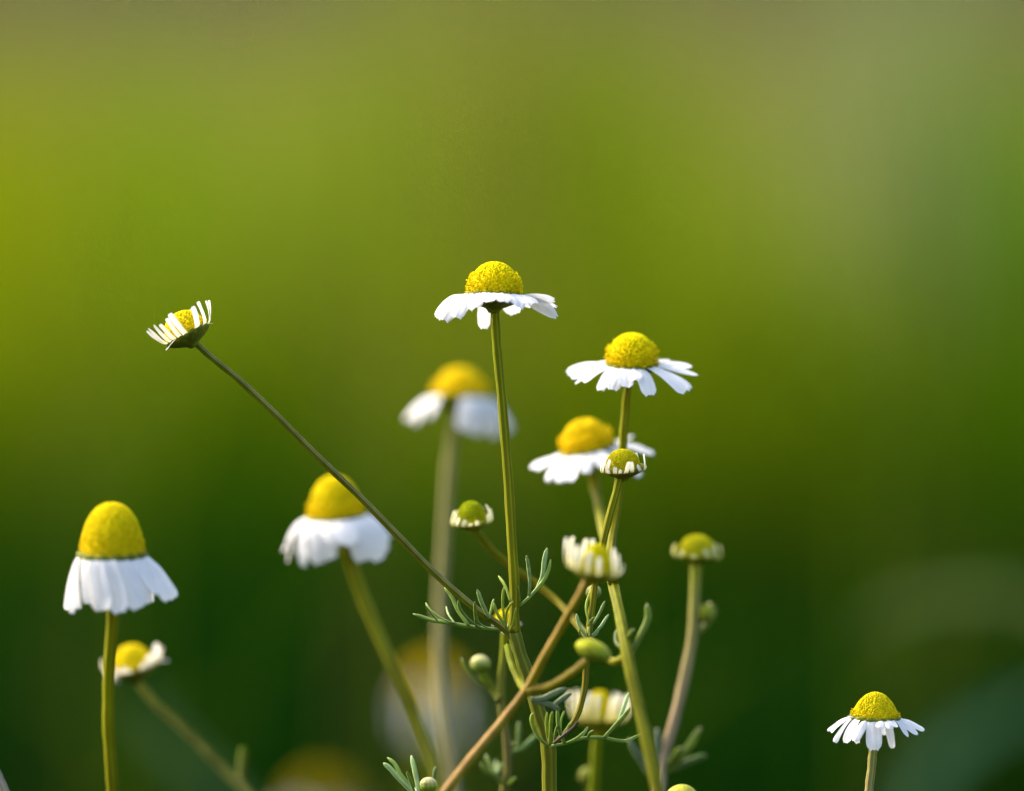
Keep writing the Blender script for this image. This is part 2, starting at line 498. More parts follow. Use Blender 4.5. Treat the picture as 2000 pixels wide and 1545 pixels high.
# ================================================================== the setting: ground, grass
def colour_field(x, y):
    """Colour of the meadow vegetation: base sward by distance up the slope, its near end darkened to stand for shade, then patches of other colours."""
    stops = [0.0, 2.55, 2.85, 3.10, 3.35, 3.85, 5.0, 6.2, 7.4, 8.6, 30]  # near stops almost black: deep shade among the stems put into the colour
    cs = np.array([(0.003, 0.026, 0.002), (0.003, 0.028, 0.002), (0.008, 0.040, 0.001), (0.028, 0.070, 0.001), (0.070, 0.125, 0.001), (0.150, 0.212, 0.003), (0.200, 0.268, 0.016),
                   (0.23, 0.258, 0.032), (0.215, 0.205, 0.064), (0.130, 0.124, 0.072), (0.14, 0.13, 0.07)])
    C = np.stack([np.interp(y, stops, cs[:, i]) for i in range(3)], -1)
    patches = [  # x at, y at, half-widths, colour, strength
        (-0.50, 5.3, 0.14, 0.8, (0.25, 0.30, 0.001), 0.8),
        (-0.12, 5.7, 0.08, 0.7, (0.24, 0.33, 0.010), 0.6),
        (0.09, 5.7, 0.08, 0.8, (0.20, 0.28, 0.010), 0.5),
        (0.40, 6.5, 0.13, 1.3, (0.21, 0.24, 0.075), 0.85),
        (0.50, 5.0, 0.12, 0.8, (0.06, 0.14, 0.002), 0.7),
        (0.56, 6.2, 0.07, 0.9, (0.12, 0.21, 0.02), 0.6),
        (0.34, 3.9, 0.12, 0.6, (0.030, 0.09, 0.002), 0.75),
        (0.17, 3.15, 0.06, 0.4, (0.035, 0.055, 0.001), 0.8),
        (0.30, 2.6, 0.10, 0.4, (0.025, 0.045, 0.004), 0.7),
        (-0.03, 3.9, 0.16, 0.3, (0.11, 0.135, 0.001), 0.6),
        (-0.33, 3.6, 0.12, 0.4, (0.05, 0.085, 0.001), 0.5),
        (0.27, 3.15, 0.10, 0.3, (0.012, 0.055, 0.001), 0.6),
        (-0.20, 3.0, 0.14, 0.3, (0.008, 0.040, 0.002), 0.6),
    ]
    for (cx, cy, rx, ry, c, st) in patches:
        w = st * np.exp(-((x - cx) / rx) ** 2 - ((y - cy) / ry) ** 2)
        C = C * (1 - w[..., None]) + np.array(c) * 1.0 * w[..., None]
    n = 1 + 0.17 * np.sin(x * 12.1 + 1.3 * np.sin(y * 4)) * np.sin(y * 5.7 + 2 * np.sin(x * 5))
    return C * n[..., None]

def make_ground():
    ys = np.concatenate([np.linspace(-3, 2, 24), np.linspace(2.1, 12, 110), np.linspace(12.5, 60, 40)])
    xs = np.concatenate([np.linspace(-40, -3, 25), np.linspace(-2.9, 2.9, 117), np.linspace(3, 40, 25)])
    X, Y = np.meshgrid(xs, ys)
    Z = ground_h(X, Y)
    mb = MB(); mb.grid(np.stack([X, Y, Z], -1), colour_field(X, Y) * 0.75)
    o = mb.build("ground", M_GRASS, None)
    o["kind"] = "structure"; o["label"] = "meadow ground rising behind the chamomile"
make_ground()

def make_grass():
    """Grass and herb blades over the slope behind the flowers: nobody could count them."""
    n = 44000
    y = 2.0 + 9.5 * rng.random(n) ** 1.25
    x = (rng.random(n) * 2 - 1) * (0.16 * (y + 1) + 0.30)
    far = rng.random(n) < 0.38
    x = np.where(far, x * 3.2, x)
    ny = 9000
    y[-ny:] = -1.4 + 3.5 * rng.random(ny); x[-ny:] = (rng.random(ny) * 2 - 1) * 1.3
    near = np.clip((4.6 - y) / 1.4, 0, 1)
    h = (0.09 + 0.10 * rng.random(n)) * (1 + 0.2 * near)
    h[-ny:] *= 0.55
    w = 0.004 + 0.006 * rng.random(n)
    a = rng.random(n) * np.pi; la = rng.random(n) * 2 * np.pi; le = h * (0.15 + 0.5 * rng.random(n))
    z = ground_h(x, y)
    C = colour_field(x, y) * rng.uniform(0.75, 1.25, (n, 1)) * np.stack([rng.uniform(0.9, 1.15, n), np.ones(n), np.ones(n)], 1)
    wx, wy = np.cos(a) * w / 2, np.sin(a) * w / 2
    lx, ly = np.cos(la) * le, np.sin(la) * le
    V = np.zeros((n, 5, 3))
    V[:, 0] = np.stack([x - wx, y - wy, z - 0.01], 1); V[:, 1] = np.stack([x + wx, y + wy, z - 0.01], 1)
    V[:, 2] = np.stack([x + wx * .9 + lx * .3, y + wy * .9 + ly * .3, z + h * .6], 1); V[:, 3] = np.stack([x - wx * .9 + lx * .3, y - wy * .9 + ly * .3, z + h * .6], 1)
    V[:, 4] = np.stack([x + lx, y + ly, z + h], 1)
    F = []
    for i in range(n):
        k = i * 5
        F.append((k, k + 1, k + 2, k + 3)); F.append((k + 3, k + 2, k + 4))
    mb = MB(); mb.v.append(V.reshape(-1, 3)); mb.c.append(np.repeat(C, 5, 0)); mb.f = F; mb.n = n * 5
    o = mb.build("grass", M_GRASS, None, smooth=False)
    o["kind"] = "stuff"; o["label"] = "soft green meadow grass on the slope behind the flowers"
make_grass()

def make_tall_grass():
    """Loose stands of taller grass on the slope, each stand of its own colour."""
    stands = [  # x, y, half-width, height, colour
        (-0.47, 4.3, 0.07, 0.42, (0.25, 0.30, 0.002)), (-0.31, 4.6, 0.05, 0.40, (0.19, 0.29, 0.008)), (-0.13, 4.4, 0.05, 0.42, (0.23, 0.32, 0.012)),
        (-0.055, 4.6, 0.05, 0.60, (0.25, 0.265, 0.03)), (0.03, 4.6, 0.04, 0.48, (0.24, 0.265, 0.02)), (0.07, 4.5, 0.05, 0.42, (0.20, 0.28, 0.015)),
        (0.125, 4.2, 0.04, 0.44, (0.19, 0.26, 0.004)), (0.36, 4.6, 0.06, 0.64, (0.25, 0.29, 0.10)), (0.42, 4.3, 0.05, 0.40, (0.09, 0.20, 0.010)),
        (0.28, 3.6, 0.06, 0.26, (0.09, 0.13, 0.001)), (-0.22, 3.4, 0.06, 0.22, (0.05, 0.10, 0.001)), (0.17, 3.0, 0.04, 0.24, (0.07, 0.085, 0.001)), (-0.02, 3.6, 0.07, 0.28, (0.15, 0.18, 0.001)), (0.36, 3.3, 0.06, 0.30, (0.03, 0.09, 0.001)), (-0.17, 3.0, 0.03, 0.24, (0.02, 0.07, 0.001)), (0.25, 2.7, 0.05, 0.2, (0.06, 0.08, 0.002)),
    ]
    V, F, Cc = [], [], []
    r2 = np.random.default_rng(5)
    for (cx, cy, hw, hh, c) in stands:
        for _ in range(34):
            x, y = cx + r2.normal(0, hw * 0.6), cy + r2.normal(0, 0.10)
            h = hh * r2.uniform(0.55, 1.08); w = r2.uniform(0.004, 0.009); a = r2.uniform(-0.6, 0.6); le = h * r2.uniform(0.02, 0.22); la = r2.uniform(0, 6.28)
            z = float(ground_h(np.array(x), np.array(y)))
            k = len(V); n = 6
            for i in range(n):
                t = i / (n - 1); ww = w * (1 - t ** 3) + 0.0006
                ox, oy = math.cos(la) * le * t * t, math.sin(la) * le * t * t
                V += [(x + ox - ww / 2 * math.cos(a), y + oy - ww / 2 * math.sin(a), z + h * t - 0.01), (x + ox + ww / 2 * math.cos(a), y + oy + ww / 2 * math.sin(a), z + h * t - 0.01)]
            F += [(k + 2 * i, k + 2 * i + 1, k + 2 * i + 3, k + 2 * i + 2) for i in range(n - 1)]
            Cc += [np.array(c) * r2.uniform(0.8, 1.2)] * (2 * n)
    mb = MB(); mb.v.append(np.array(V)); mb.c.append(np.array(Cc)); mb.f = F; mb.n = len(V)
    o = mb.build("tall_grass", M_GRASS, None)
    o["kind"] = "stuff"; o["label"] = "loose stands of tall grass on the slope behind the flowers"
make_tall_grass()

# ================================================================== the plants
# --- A: the sharp plant in the middle -----------------------------------------------------
A = plant("sharp tall chamomile with one open daisy on top and a half-open head leaning far left", gpoint(1073, 0.0))
petA = [(186, 852, 622, 30, 40, .75), (203, 864, 626, 34, 40, .6), (220, 888, 620, 34, 50, .3), (172, 849, 616, 24, 30, .4), (238, 927, 602, 28), (260, 957, 590, 28, 62), (281, 985, 588, 28, 62),
        (298, 1014, 600, 38, 58), (316, 1046, 592, 38, 56, .2), (338, 1084, 584, 26, 50, .35), (352, 1091, 617, 34, 36, .85), (8, 1088, 600, 30, 30, .5), (30, 1068, 597, 26, 40), (62, 1037, 602, 24, 46),
        (72, 1006, 615, 34, 46), (104, 945, 643, 25, 30), (135, 905, 608, 24, 40)]
FA, _, _, _ = flower(A, 965, 577, 55, 65, 2, 5, 0, 'shoulder', petA, cup=0.62, rs=19, nfl=760, open_to=0.62, c_low=(0.70, 0.53, 0.004), seed=3, k=55, fuzz=1.2)
stem(A, [(967, 606), (968, 640), (973, 700), (982, 800), (992, 930), (1000, 1060), (1005, 1180), (1003, 1235)], 16, 18, (0.165, 0.19, 0.003), (0.165, 0.16, 0.004), cmid=(0.18, 0.185, 0.006))
stem(A, [(1001, 1225), (1012, 1265), (1034, 1330), (1055, 1400), (1070, 1455), (1073, 1545)], 24, 28, (0.13, 0.15, 0.02), OLIVE, to_ground=True)
petL = [(200, 286, 646, 8), (212, 290, 640, 8), (225, 300, 634, 8), (238, 312, 633, 9), (254, 326, 621, 8.5), (268, 331, 612, 10), (300, 377, 598, 11), (325, 386, 589, 9),
        (345, 402, 587, 7), (356, 408, 586, 7), (20, 404, 596, 7), (60, 372, 603, 7), (120, 330, 622, 7), (240, 324, 684, 4, 10), (350, 416, 631, 4, 10)]
FL, _, _, _ = flower(A, 366, 653, 46, 46, -27, 3, 0.0, 'dome', petL, cup=0.62, rs=12, nfl=420, open_to=0.25, c=(0.72, 0.58, 0.006), c_low=(0.66, 0.50, 0.006), pc=(0.86, 0.85, 0.80),
       pbase=(0.85, 0.80, 0.55), seed=5, k=20, reach=0.98, tipf=0.8, narrow=0.85, bend=0.25, petal_z=0.0)
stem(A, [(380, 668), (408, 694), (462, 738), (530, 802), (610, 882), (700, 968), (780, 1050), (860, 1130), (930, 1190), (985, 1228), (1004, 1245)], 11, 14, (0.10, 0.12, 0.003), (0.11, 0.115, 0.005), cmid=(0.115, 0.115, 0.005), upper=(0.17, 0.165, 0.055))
petR = [(188, 1176, 905, 8), (205, 1181, 900, 8), (222, 1192, 897, 8), (232, 1186, 912, 7), (248, 1202, 912, 8), (275, 1229, 901, 8), (292, 1233, 902, 7.5), (318, 1244, 908, 8), (332, 1256, 886, 8.5),
        (350, 1261, 910, 8), (20, 1258, 896, 7), (50, 1241, 884, 7), (75, 1235, 889, 6), (150, 1177, 893, 6), (120, 1186, 888, 6), (260, 1213, 917, 6)]
flower(A, 1217, 914, 42, 36, -4, -6, 0, 'dome', petR, cup=0.62, rs=14, nfl=420, open_to=0.05, c=(0.52, 0.46, 0.006), c_low=(0.42, 0.36, 0.006), pc=(0.85, 0.84, 0.70), pbase=(0.72, 0.62, 0.18),
       seed=6, k=10, reach=1.0, tipf=0.7, narrow=0.9, bend=0.25, petal_z=-0.12, cupc=(0.19, 0.18, 0.008), dr=0.80)
stem(A, [(1210, 934), (1204, 960), (1190, 1010), (1178, 1060), (1165, 1120), (1157, 1180), (1150, 1240), (1145, 1300), (1141, 1350), (1126, 1400), (1104, 1432), (1076, 1458)], 14, 10, (0.19, 0.20, 0.004), (0.15, 0.125, 0.015), cmid=(0.19, 0.165, 0.012))
s1, o1 = 5.15, (790, 960)
leaf(A, (1070, 1400), [([(1072, 1400), (985, 1392), (850, 1378), (720, 1365), (560, 1340), (400, 1312), (290, 1298), (150, 1250), (84, 1230)], 7.5),
    ([(480, 1322), (350, 1260), (250, 1180), (212, 1118)], 4.5), ([(335, 1305), (270, 1230), (216, 1150)], 4), ([(505, 1325), (445, 1240), (417, 1152)], 4.5),
    ([(650, 1352), (545, 1205), (455, 1020), (402, 968)], 7.5), ([(760, 1368), (640, 1280), (560, 1180), (540, 1095)], 6), ([(722, 1362), (712, 1215), (708, 1105)], 6),
    ([(850, 1378), (750, 1320), (725, 1240)], 4), ([(870, 1300), (780, 1120), (735, 988)], 8, LEAF_B), ([(850, 1300), (878, 1170), (900, 1080)], 5)],
     LEAF_G, 0.0, scale=s1, off=o1)
leaf(A, (1000, 1380), [([(1040, 1392), (960, 1270), (915, 1180), (898, 1120)], 6.5), ([(1010, 1330), (990, 1100), (1000, 962)], 5.5), ([(1070, 1110), (1005, 930), (944, 848)], 6),
    ([(1020, 1380), (1035, 1190), (1098, 1100)], 4.5), ([(1070, 1392), (1100, 1300), (1122, 1170)], 4.5)], LEAF_Y, -0.004, scale=s1, off=o1, spread=0.003)
leaf(A, (1165, 1150), [([(1160, 1150), (1255, 1068), (1340, 975), (1415, 875), (1455, 780), (1472, 685)], 7), ([(1335, 985), (1392, 850), (1412, 690), (1436, 568)], 9.5, LEAF_B),
    ([(1255, 1065), (1263, 920), (1248, 750), (1227, 642)], 7, LEAF_B), ([(1163, 1110), (1152, 1010), (1139, 944)], 4)], LEAF_G, 0.0, scale=s1, off=o1)
s6, o6 = 5.0, (1020, 1320)
leaf(A, (280, 690), [([(270, 690), (430, 662), (590, 610), (700, 603), (800, 607), (900, 630), (1010, 638), (1110, 598), (1192, 550)], 7), ([(800, 607), (900, 500), (985, 410), (1058, 312)], 9),
    ([(940, 450), (1000, 290), (1042, 162)], 7.5, LEAF_B), ([(640, 605), (665, 560), (700, 535)], 6), ([(530, 632), (600, 565), (642, 498)], 6), ([(430, 658), (540, 605), (605, 545)], 5),
    ([(415, 662), (362, 520), (345, 292)], 7.5), ([(378, 560), (384, 420), (414, 342)], 4.5), ([(312, 668), (325, 560), (345, 480)], 5), ([(430, 560), (445, 510), (468, 455)], 4)],
     LEAF_G, -0.003, scale=s6, off=o6, spread=0.004)
leaf(A, (270, 690), [([(262, 692), (175, 615), (108, 490), (94, 410), (110, 362)], 8), ([(272, 680), (282, 480), (296, 348)], 7.5), ([(262, 660), (238, 480), (245, 355)], 6),
    ([(310, 658), (420, 572), (520, 490), (546, 442)], 6, (0.10, 0.06, 0.035))], LEAF_Y, -0.006, scale=s6, off=o6, spread=0.003)
s3, o3 = 3.636, (1080, 1120)
leaf(A, (262, 450), [([(240, 452), (192, 375), (166, 285)], 7, LEAF_B), ([(215, 455), (192, 430), (190, 395)], 4), ([(262, 370), (238, 235), (284, 92)], 5.5, LEAF_Y), ([(288, 360), (335, 280), (371, 196)], 6, LEAF_B),
    ([(278, 442), (335, 385), (397, 290)], 6, LEAF_B), ([(262, 450), (255, 400), (262, 365)], 5), ([(280, 452), (310, 430), (325, 405)], 4), ([(262, 340), (285, 318), (305, 310)], 3.5)], LEAF_G, -0.001, scale=s3, off=o3, spread=0.003)
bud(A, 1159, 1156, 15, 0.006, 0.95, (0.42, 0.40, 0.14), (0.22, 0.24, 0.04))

# --- B: brown stem crossing in front --------------------------------------------------------
B = plant("chamomile with a slanting reddish brown stem crossing in front of the sharp plant", gpoint(850, -0.02, -0.05))
petB = [(186, 1108, 1050, 14), (200, 1117, 1056, 14), (216, 1128, 1064, 14), (232, 1141, 1066, 12), (256, 1152, 1076, 11), (280, 1170, 1088, 11), (316, 1196, 1072, 13), (332, 1206, 1082, 12),
        (346, 1219, 1102, 15), (358, 1218, 1112, 13), (150, 1120, 1048, 12), (120, 1146, 1052, 12), (100, 1158, 1052, 12), (40, 1198, 1070, 11)]
flower(B, 1160, 1113, 45, 50, 10, -6, -0.030, 'dome', petB, cup=0.66, rs=16, nfl=260, open_to=0.1, c=(0.62, 0.54, 0.004), pc=(0.85, 0.83, 0.64), pbase=(0.68, 0.60, 0.10), seed=8, wide=0.86, blen=0.65, k=14, reach=0.98,
       tipf=0.8, narrow=0.9, bend=0.35, petal_z=-0.1, cupc=(0.28, 0.26, 0.008), dr=0.66)
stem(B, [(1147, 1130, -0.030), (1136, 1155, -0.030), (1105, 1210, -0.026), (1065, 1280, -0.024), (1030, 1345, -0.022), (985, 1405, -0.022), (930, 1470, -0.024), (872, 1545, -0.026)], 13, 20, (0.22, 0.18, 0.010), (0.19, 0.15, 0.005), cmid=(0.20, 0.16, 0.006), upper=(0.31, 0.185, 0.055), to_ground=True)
stem(B, [(990, 1262, -0.008), (1000, 1300, -0.012), (1014, 1330, -0.015), (1030, 1352, -0.022)], 12, 15, (0.13, 0.16, 0.003), (0.15, 0.15, 0.006))
s4, o4 = 4.479, (880, 1200)
leaf(B, (740, 750), [([(700, 745), (800, 740), (900, 700), (1010, 645)], 12), ([(740, 760), (850, 790), (960, 835)], 12), ([(900, 800), (980, 740), (1060, 690)], 10)], (0.15, 0.20, 0.09), -0.012, scale=s4, off=o4)
# --- C: plant behind and to the right, two daisies -------------------------------------------
Cc = plant("chamomile with two open daisies, the upper one level, the lower one tipped left", gpoint(1285, -0.03, 0.01))
petC1 = [(178, 1106, 728, 26, 36, .4), (190, 1114, 738, 26, 40, .4), (200, 1122, 748, 18, 44), (208, 1138, 747, 26, 44), (228, 1172, 763, 28, 46), (246, 1196, 762, 30, 48), (262, 1222, 757, 32, 50), (284, 1271, 772, 36, 50),
         (312, 1340, 766, 32, 46), (325, 1352, 758, 26, 44), (345, 1364, 732, 19, 40, .3), (358, 1352, 714, 24, 34, .4), (15, 1340, 708, 24, 40), (40, 1310, 706, 22, 40), (140, 1150, 712, 22, 40), (165, 1118, 717, 24, 36), (275, 1240, 742, 28, 44)]
flower(Cc, 1234, 712, 52, 61, 1, -9, 0.014, 'shoulder', petC1, cup=0.6, rs=17, nfl=420, open_to=0.6, c_low=(0.72, 0.52, 0.004), seed=12, k=45, wide=1.02)
stem(Cc, [(1229, 740, 0.014), (1224, 775, 0.014), (1220, 820, 0.014), (1216, 880, 0.014), (1208, 960, 0.013), (1198, 1030, 0.010), (1193, 1080, 0.004), (1198, 1135, -0.006)], 14, 17, (0.20, 0.20, 0.002), (0.12, 0.115, 0.002))
petC2 = [(178, 1034, 912, 26, 30), (192, 1045, 918, 24, 30), (214, 1066, 940, 30, 40), (232, 1092, 944, 34, 40), (250, 1112, 942, 30, 44), (268, 1145, 925, 24, 44), (286, 1180, 915, 28, 46), (300, 1200, 910, 28, 44),
         (322, 1250, 932, 22, 40), (345, 1277, 886, 26, 34), (2, 1262, 878, 22, 34), (28, 1236, 850, 20, 20), (150, 1060, 905, 24, 20), (60, 1222, 862, 20, 30)]
flower(Cc, 1148, 878, 54, 60, -11, -7, 0.036, 'shoulder', petC2, cup=0.6, rs=20, nfl=360, open_to=0.55, c=(0.80, 0.56, 0.005), seed=13, k=40, wide=1.05)
stem(Cc, [(1154, 905, 0.036), (1160, 940, 0.036), (1170, 990, 0.03), (1182, 1050, 0.018), (1194, 1120, 0.0), (1208, 1190, -0.012), (1222, 1265, -0.02), (1245, 1370, -0.026), (1264, 1450, -0.03), (1285, 1545, -0.033)], 18, 24, (0.15, 0.15, 0.002), (0.13, 0.13, 0.008), cmid=(0.15, 0.155, 0.006), to_ground=True)
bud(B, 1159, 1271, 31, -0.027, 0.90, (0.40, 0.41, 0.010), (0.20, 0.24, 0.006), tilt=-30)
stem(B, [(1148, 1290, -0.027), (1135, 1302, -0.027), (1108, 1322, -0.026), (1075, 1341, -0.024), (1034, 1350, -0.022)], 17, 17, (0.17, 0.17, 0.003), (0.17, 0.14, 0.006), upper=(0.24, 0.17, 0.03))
petB2 = [(188, 889, 998, 13), (202, 892, 1004, 12), (218, 899, 1011, 11), (240, 910, 1016, 9), (262, 920, 1022, 8), (285, 931, 1016, 9), (322, 951, 1003, 12), (342, 948, 984, 15), (356, 958, 992, 14), (20, 954, 996, 11), (160, 893, 996, 11), (60, 940, 990, 9), (120, 905, 992, 9)]
flower(Cc, 922, 1018, 37, 38, -6, -8, 0.016, 'dome', petB2, cup=0.6, rs=14, nfl=260, open_to=0.0, c=(0.31, 0.36, 0.004), c_low=(0.36, 0.36, 0.006), pc=(0.82, 0.80, 0.52), pbase=(0.58, 0.54, 0.06), seed=9, k=8, reach=0.98,
       tipf=0.75, narrow=0.9, bend=0.35, petal_z=-0.1, cupc=(0.24, 0.25, 0.012), dr=0.74, wide=0.95)
stem(Cc, [(930, 1036, 0.016), (950, 1062, 0.017), (990, 1100, 0.018), (1040, 1135, 0.018), (1085, 1172, 0.016), (1120, 1210, 0.010), (1152, 1250, 0.0), (1182, 1282, -0.012), (1204, 1292, -0.018), (1224, 1284, -0.021)], 13, 16, (0.14, 0.15, 0.003), (0.14, 0.15, 0.004), cmid=(0.15, 0.125, 0.008))
leaf(Cc, (560, 570), [([(545, 600), (620, 450), (680, 310), (668, 215)], 13, (0.14, 0.2, 0.03)), ([(530, 540), (545, 450), (580, 395)], 10), ([(500, 540), (455, 500), (450, 400)], 8)], (0.10, 0.15, 0.012), -0.018, scale=s3, off=o3)
leaf(Cc, (650, 1370), [([(675, 1420), (640, 1350), (590, 1270), (535, 1170)], 13)], (0.13, 0.19, 0.08), -0.026, scale=s3, off=o3)
Pp = plant("small flat-topped cream head on a pinkish bare stem right of the crowded stems", gpoint(1288, 0.034, 0.004))
petN = [(186, 1316, 1068, 15), (205, 1322, 1080, 15), (228, 1334, 1074, 13), (262, 1354, 1082, 11), (300, 1376, 1072, 12), (322, 1392, 1068, 14), (342, 1404, 1064, 15), (356, 1407, 1070, 14), (160, 1320, 1062, 12), (100, 1352, 1060, 11), (40, 1392, 1060, 12)]
flower(Pp, 1361, 1084, 40, 38, 3, -3, 0.034, 'dome', petN, cup=0.5, rs=20, nfl=200, open_to=0.0, c=(0.52, 0.48, 0.008), pc=(0.56, 0.57, 0.26), pbase=(0.42, 0.42, 0.03), seed=15, k=6, reach=1.0, tipf=0.9, narrow=0.9, bend=0.6, petal_z=-0.1, cupc=(0.28, 0.28, 0.008), dr=0.88, wide=1.0, blen=0.8)
stem(Pp, [(1360, 1094, 0.034), (1358, 1150, 0.034), (1354, 1230, 0.034), (1338, 1320, 0.034), (1316, 1410, 0.034), (1298, 1475, 0.034), (1288, 1545, 0.034)], 19, 17, (0.22, 0.25, 0.012), (0.38, 0.32, 0.18), cmid=(0.36, 0.26, 0.15), to_ground=True)
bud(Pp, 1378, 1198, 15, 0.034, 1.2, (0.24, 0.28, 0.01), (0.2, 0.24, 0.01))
leaf(Pp, (360, 600), [([(280, 640), (330, 580), (365, 520), (340, 460)], 12)], (0.2, 0.23, 0.02), 0.034, scale=2.944, off=(1270, 1020))
leaf(Pp, (1390, 940), [([(1370, 960), (1500, 860), (1640, 690), (1745, 505)], 16, (0.14, 0.20, 0.02)), ([(1410, 950), (1600, 860), (1795, 775)], 14, (0.10, 0.16, 0.03)), ([(1350, 900), (1325, 700), (1318, 515)], 15, (0.13, 0.18, 0.10)),
     ([(1400, 920), (1500, 790), (1560, 700)], 14, (0.12, 0.18, 0.02))], LEAF_G, 0.034, scale=s6, off=o6)

# --- D: soft plant with a round bud behind the sharp one --------------------------------------
Dd = plant("soft chamomile stem with a round pale closed bud left of the brown stem", gpoint(985, 0.03))
petD = [(200, 962, 1222, 12), (340, 1017, 1222, 12), (270, 985, 1238, 10), (160, 966, 1212, 10), (20, 1014, 1214, 10), (300, 1000, 1236, 10)]
flower(Dd, 987, 1216, 24, 24, 0, -4, 0.02, 'dome', petD, cup=0.7, rs=16, nfl=160, open_to=0.1, c=(0.75, 0.6, 0.006), pc=(0.8, 0.78, 0.66), seed=17, k=6, reach=1.0, narrow=0.8, cupc=(0.22, 0.24, 0.01))
stem(Dd, [(986, 1232, 0.02), (984, 1280, 0.02), (978, 1345, 0.021), (982, 1400, 0.022), (990, 1450, 0.023), (992, 1500, 0.024), (985, 1545, 0.025)], 13, 17, (0.15, 0.18, 0.002), (0.14, 0.14, 0.01), cmid=(0.19, 0.16, 0.05), to_ground=True)
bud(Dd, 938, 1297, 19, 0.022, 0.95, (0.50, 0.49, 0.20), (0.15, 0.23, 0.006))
stem(Dd, [(941, 1312, 0.022), (950, 1330, 0.022), (965, 1348, 0.022), (978, 1366, 0.021)], 16, 18, (0.11, 0.16, 0.004), (0.14, 0.15, 0.02))
leaf(Dd, (340, 640), [([(370, 660), (250, 590), (150, 480), (95, 378)], 9)], (0.13, 0.19, 0.01), 0.022, scale=s4, off=o4)
leaf(Dd, (540, 1200), [([(510, 1220), (610, 1185), (700, 1115), (765, 1050)], 11, (0.14, 0.24, 0.05)), ([(585, 1185), (600, 1060), (600, 940)], 10), ([(520, 1190), (540, 1150), (560, 1130)], 12, (0.2, 0.26, 0.03))], (0.13, 0.20, 0.03), 0.026, scale=s4, off=o4)
leaf(Dd, (440, 1470), [([(480, 1500), (400, 1420), (320, 1370), (262, 1300)], 9), ([(400, 1410), (350, 1320), (305, 1225)], 9), ([(420, 1420), (400, 1350), (395, 1275)], 8), ([(415, 1390), (430, 1340), (448, 1300)], 8), ([(500, 1500), (540, 1470), (575, 1425)], 9)], (0.13, 0.20, 0.015), 0.024, scale=s4, off=o4)

# --- E: small cream half-open head low in the middle -------------------------------------------
E = plant("single low chamomile with a cream half-open head above the lower feathery leaf", gpoint(1160, 0.042, 0.01))
petE = [(185, 1110, 1352, 15), (200, 1112, 1362, 15), (216, 1126, 1346, 15), (230, 1141, 1360, 14), (244, 1152, 1352, 15), (262, 1168, 1358, 13), (288, 1197, 1362, 14), (302, 1208, 1354, 15), (318, 1222, 1358, 15),
        (335, 1230, 1360, 15), (352, 1232, 1368, 15), (10, 1226, 1356, 13), (50, 1200, 1352, 12), (130, 1134, 1350, 12), (165, 1112, 1350, 13)]
flower(E, 1170, 1402, 44, 52, 2, 2, 0.042, 'dome', petE, cup=0.8, rs=22, nfl=220, open_to=0.1, c=(0.62, 0.52, 0.006), pc=(0.82, 0.80, 0.62), pbase=(0.62, 0.55, 0.06), seed=19, wide=0.74, blen=0.8, k=6, reach=1.0, tipf=0.9, narrow=0.9, bend=0.3, petal_z=-0.15, cupc=(0.26, 0.25, 0.008), dr=0.66)
stem(E, [(1167, 1428, 0.042), (1164, 1470, 0.042), (1161, 1545, 0.042)], 17, 19, (0.13, 0.16, 0.002), (0.11, 0.14, 0.003), to_ground=True)
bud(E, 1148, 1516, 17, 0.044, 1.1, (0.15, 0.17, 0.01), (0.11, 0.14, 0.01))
stem(E, [(1148, 1530, 0.044), (1154, 1560, 0.043), (1160, 1590, 0.042)], 9, 11, (0.12, 0.15, 0.01), (0.12, 0.15, 0.01))

# --- F: tall-domed daisy at the left --------------------------------------------------------------
Ff = plant("leftmost large daisy with a tall yellow dome and white petals folded straight down", gpoint(225, -0.02))
petF = [(172, 131, 1192, 26, 10, .35), (184, 139, 1199, 27, 10, .35), (200, 152, 1190, 26, 12, .3), (214, 166, 1180, 30, 12), (232, 188, 1196, 38, 14), (250, 206, 1192, 34, 14), (266, 236, 1198, 40, 14), (284, 272, 1190, 38, 14),
        (300, 290, 1180, 34, 14), (318, 308, 1162, 34, 14), (335, 330, 1174, 32, 12, .3), (350, 344, 1168, 32, 12, .35), (8, 344, 1160, 30, 10), (45, 300, 1176, 34, 10), (90, 225, 1188, 38, 8), (135, 172, 1180, 34, 8)]
flower(Ff, 219, 1083, 68, 101, 0, -4, -0.02, 'tall', petF, cup=0.5, rs=21, nfl=1000, open_to=0.25, fuzz=0.6, c=(0.80, 0.63, 0.004), c_low=(0.72, 0.53, 0.004), seed=21, k=10, reach=0.92, bend=0.16, petal_z=-0.02, wide=1.05)
stem(Ff, [(219, 1118, -0.02), (220, 1190, -0.02), (214, 1290, -0.02), (211, 1380, -0.02), (214, 1460, -0.02), (220, 1545, -0.02)], 21, 21, (0.185, 0.185, 0.001), (0.13, 0.125, 0.001), to_ground=True)

# --- G: small half-faded head beside it --------------------------------------------------------------
Gg = plant("small half-faded chamomile with crooked white petals behind the leftmost daisy stem", gpoint(500, 0.05, 0.02))
petG = [(176, 200, 1288, 20, 10), (188, 206, 1320, 20, 10), (215, 234, 1328, 26, 20), (238, 226, 1302, 20, 20), (255, 252, 1306, 20, 20), (320, 290, 1278, 22), (338, 302, 1256, 24, 14), (350, 318, 1262, 24, 10), (2, 330, 1290, 22, 10), (20, 312, 1268, 22, 10), (300, 280, 1294, 18)]
flower(Gg, 260, 1306, 44, 46, -14, -6, 0.045, 'dome', petG, cup=0.72, rs=20, nfl=220, open_to=0.2, c=(0.78, 0.60, 0.006), pc=(0.84, 0.82, 0.74), pbase=(0.75, 0.70, 0.35), seed=23, k=14, reach=0.98, narrow=0.8, bend=0.35, cupc=(0.15, 0.15, 0.008))
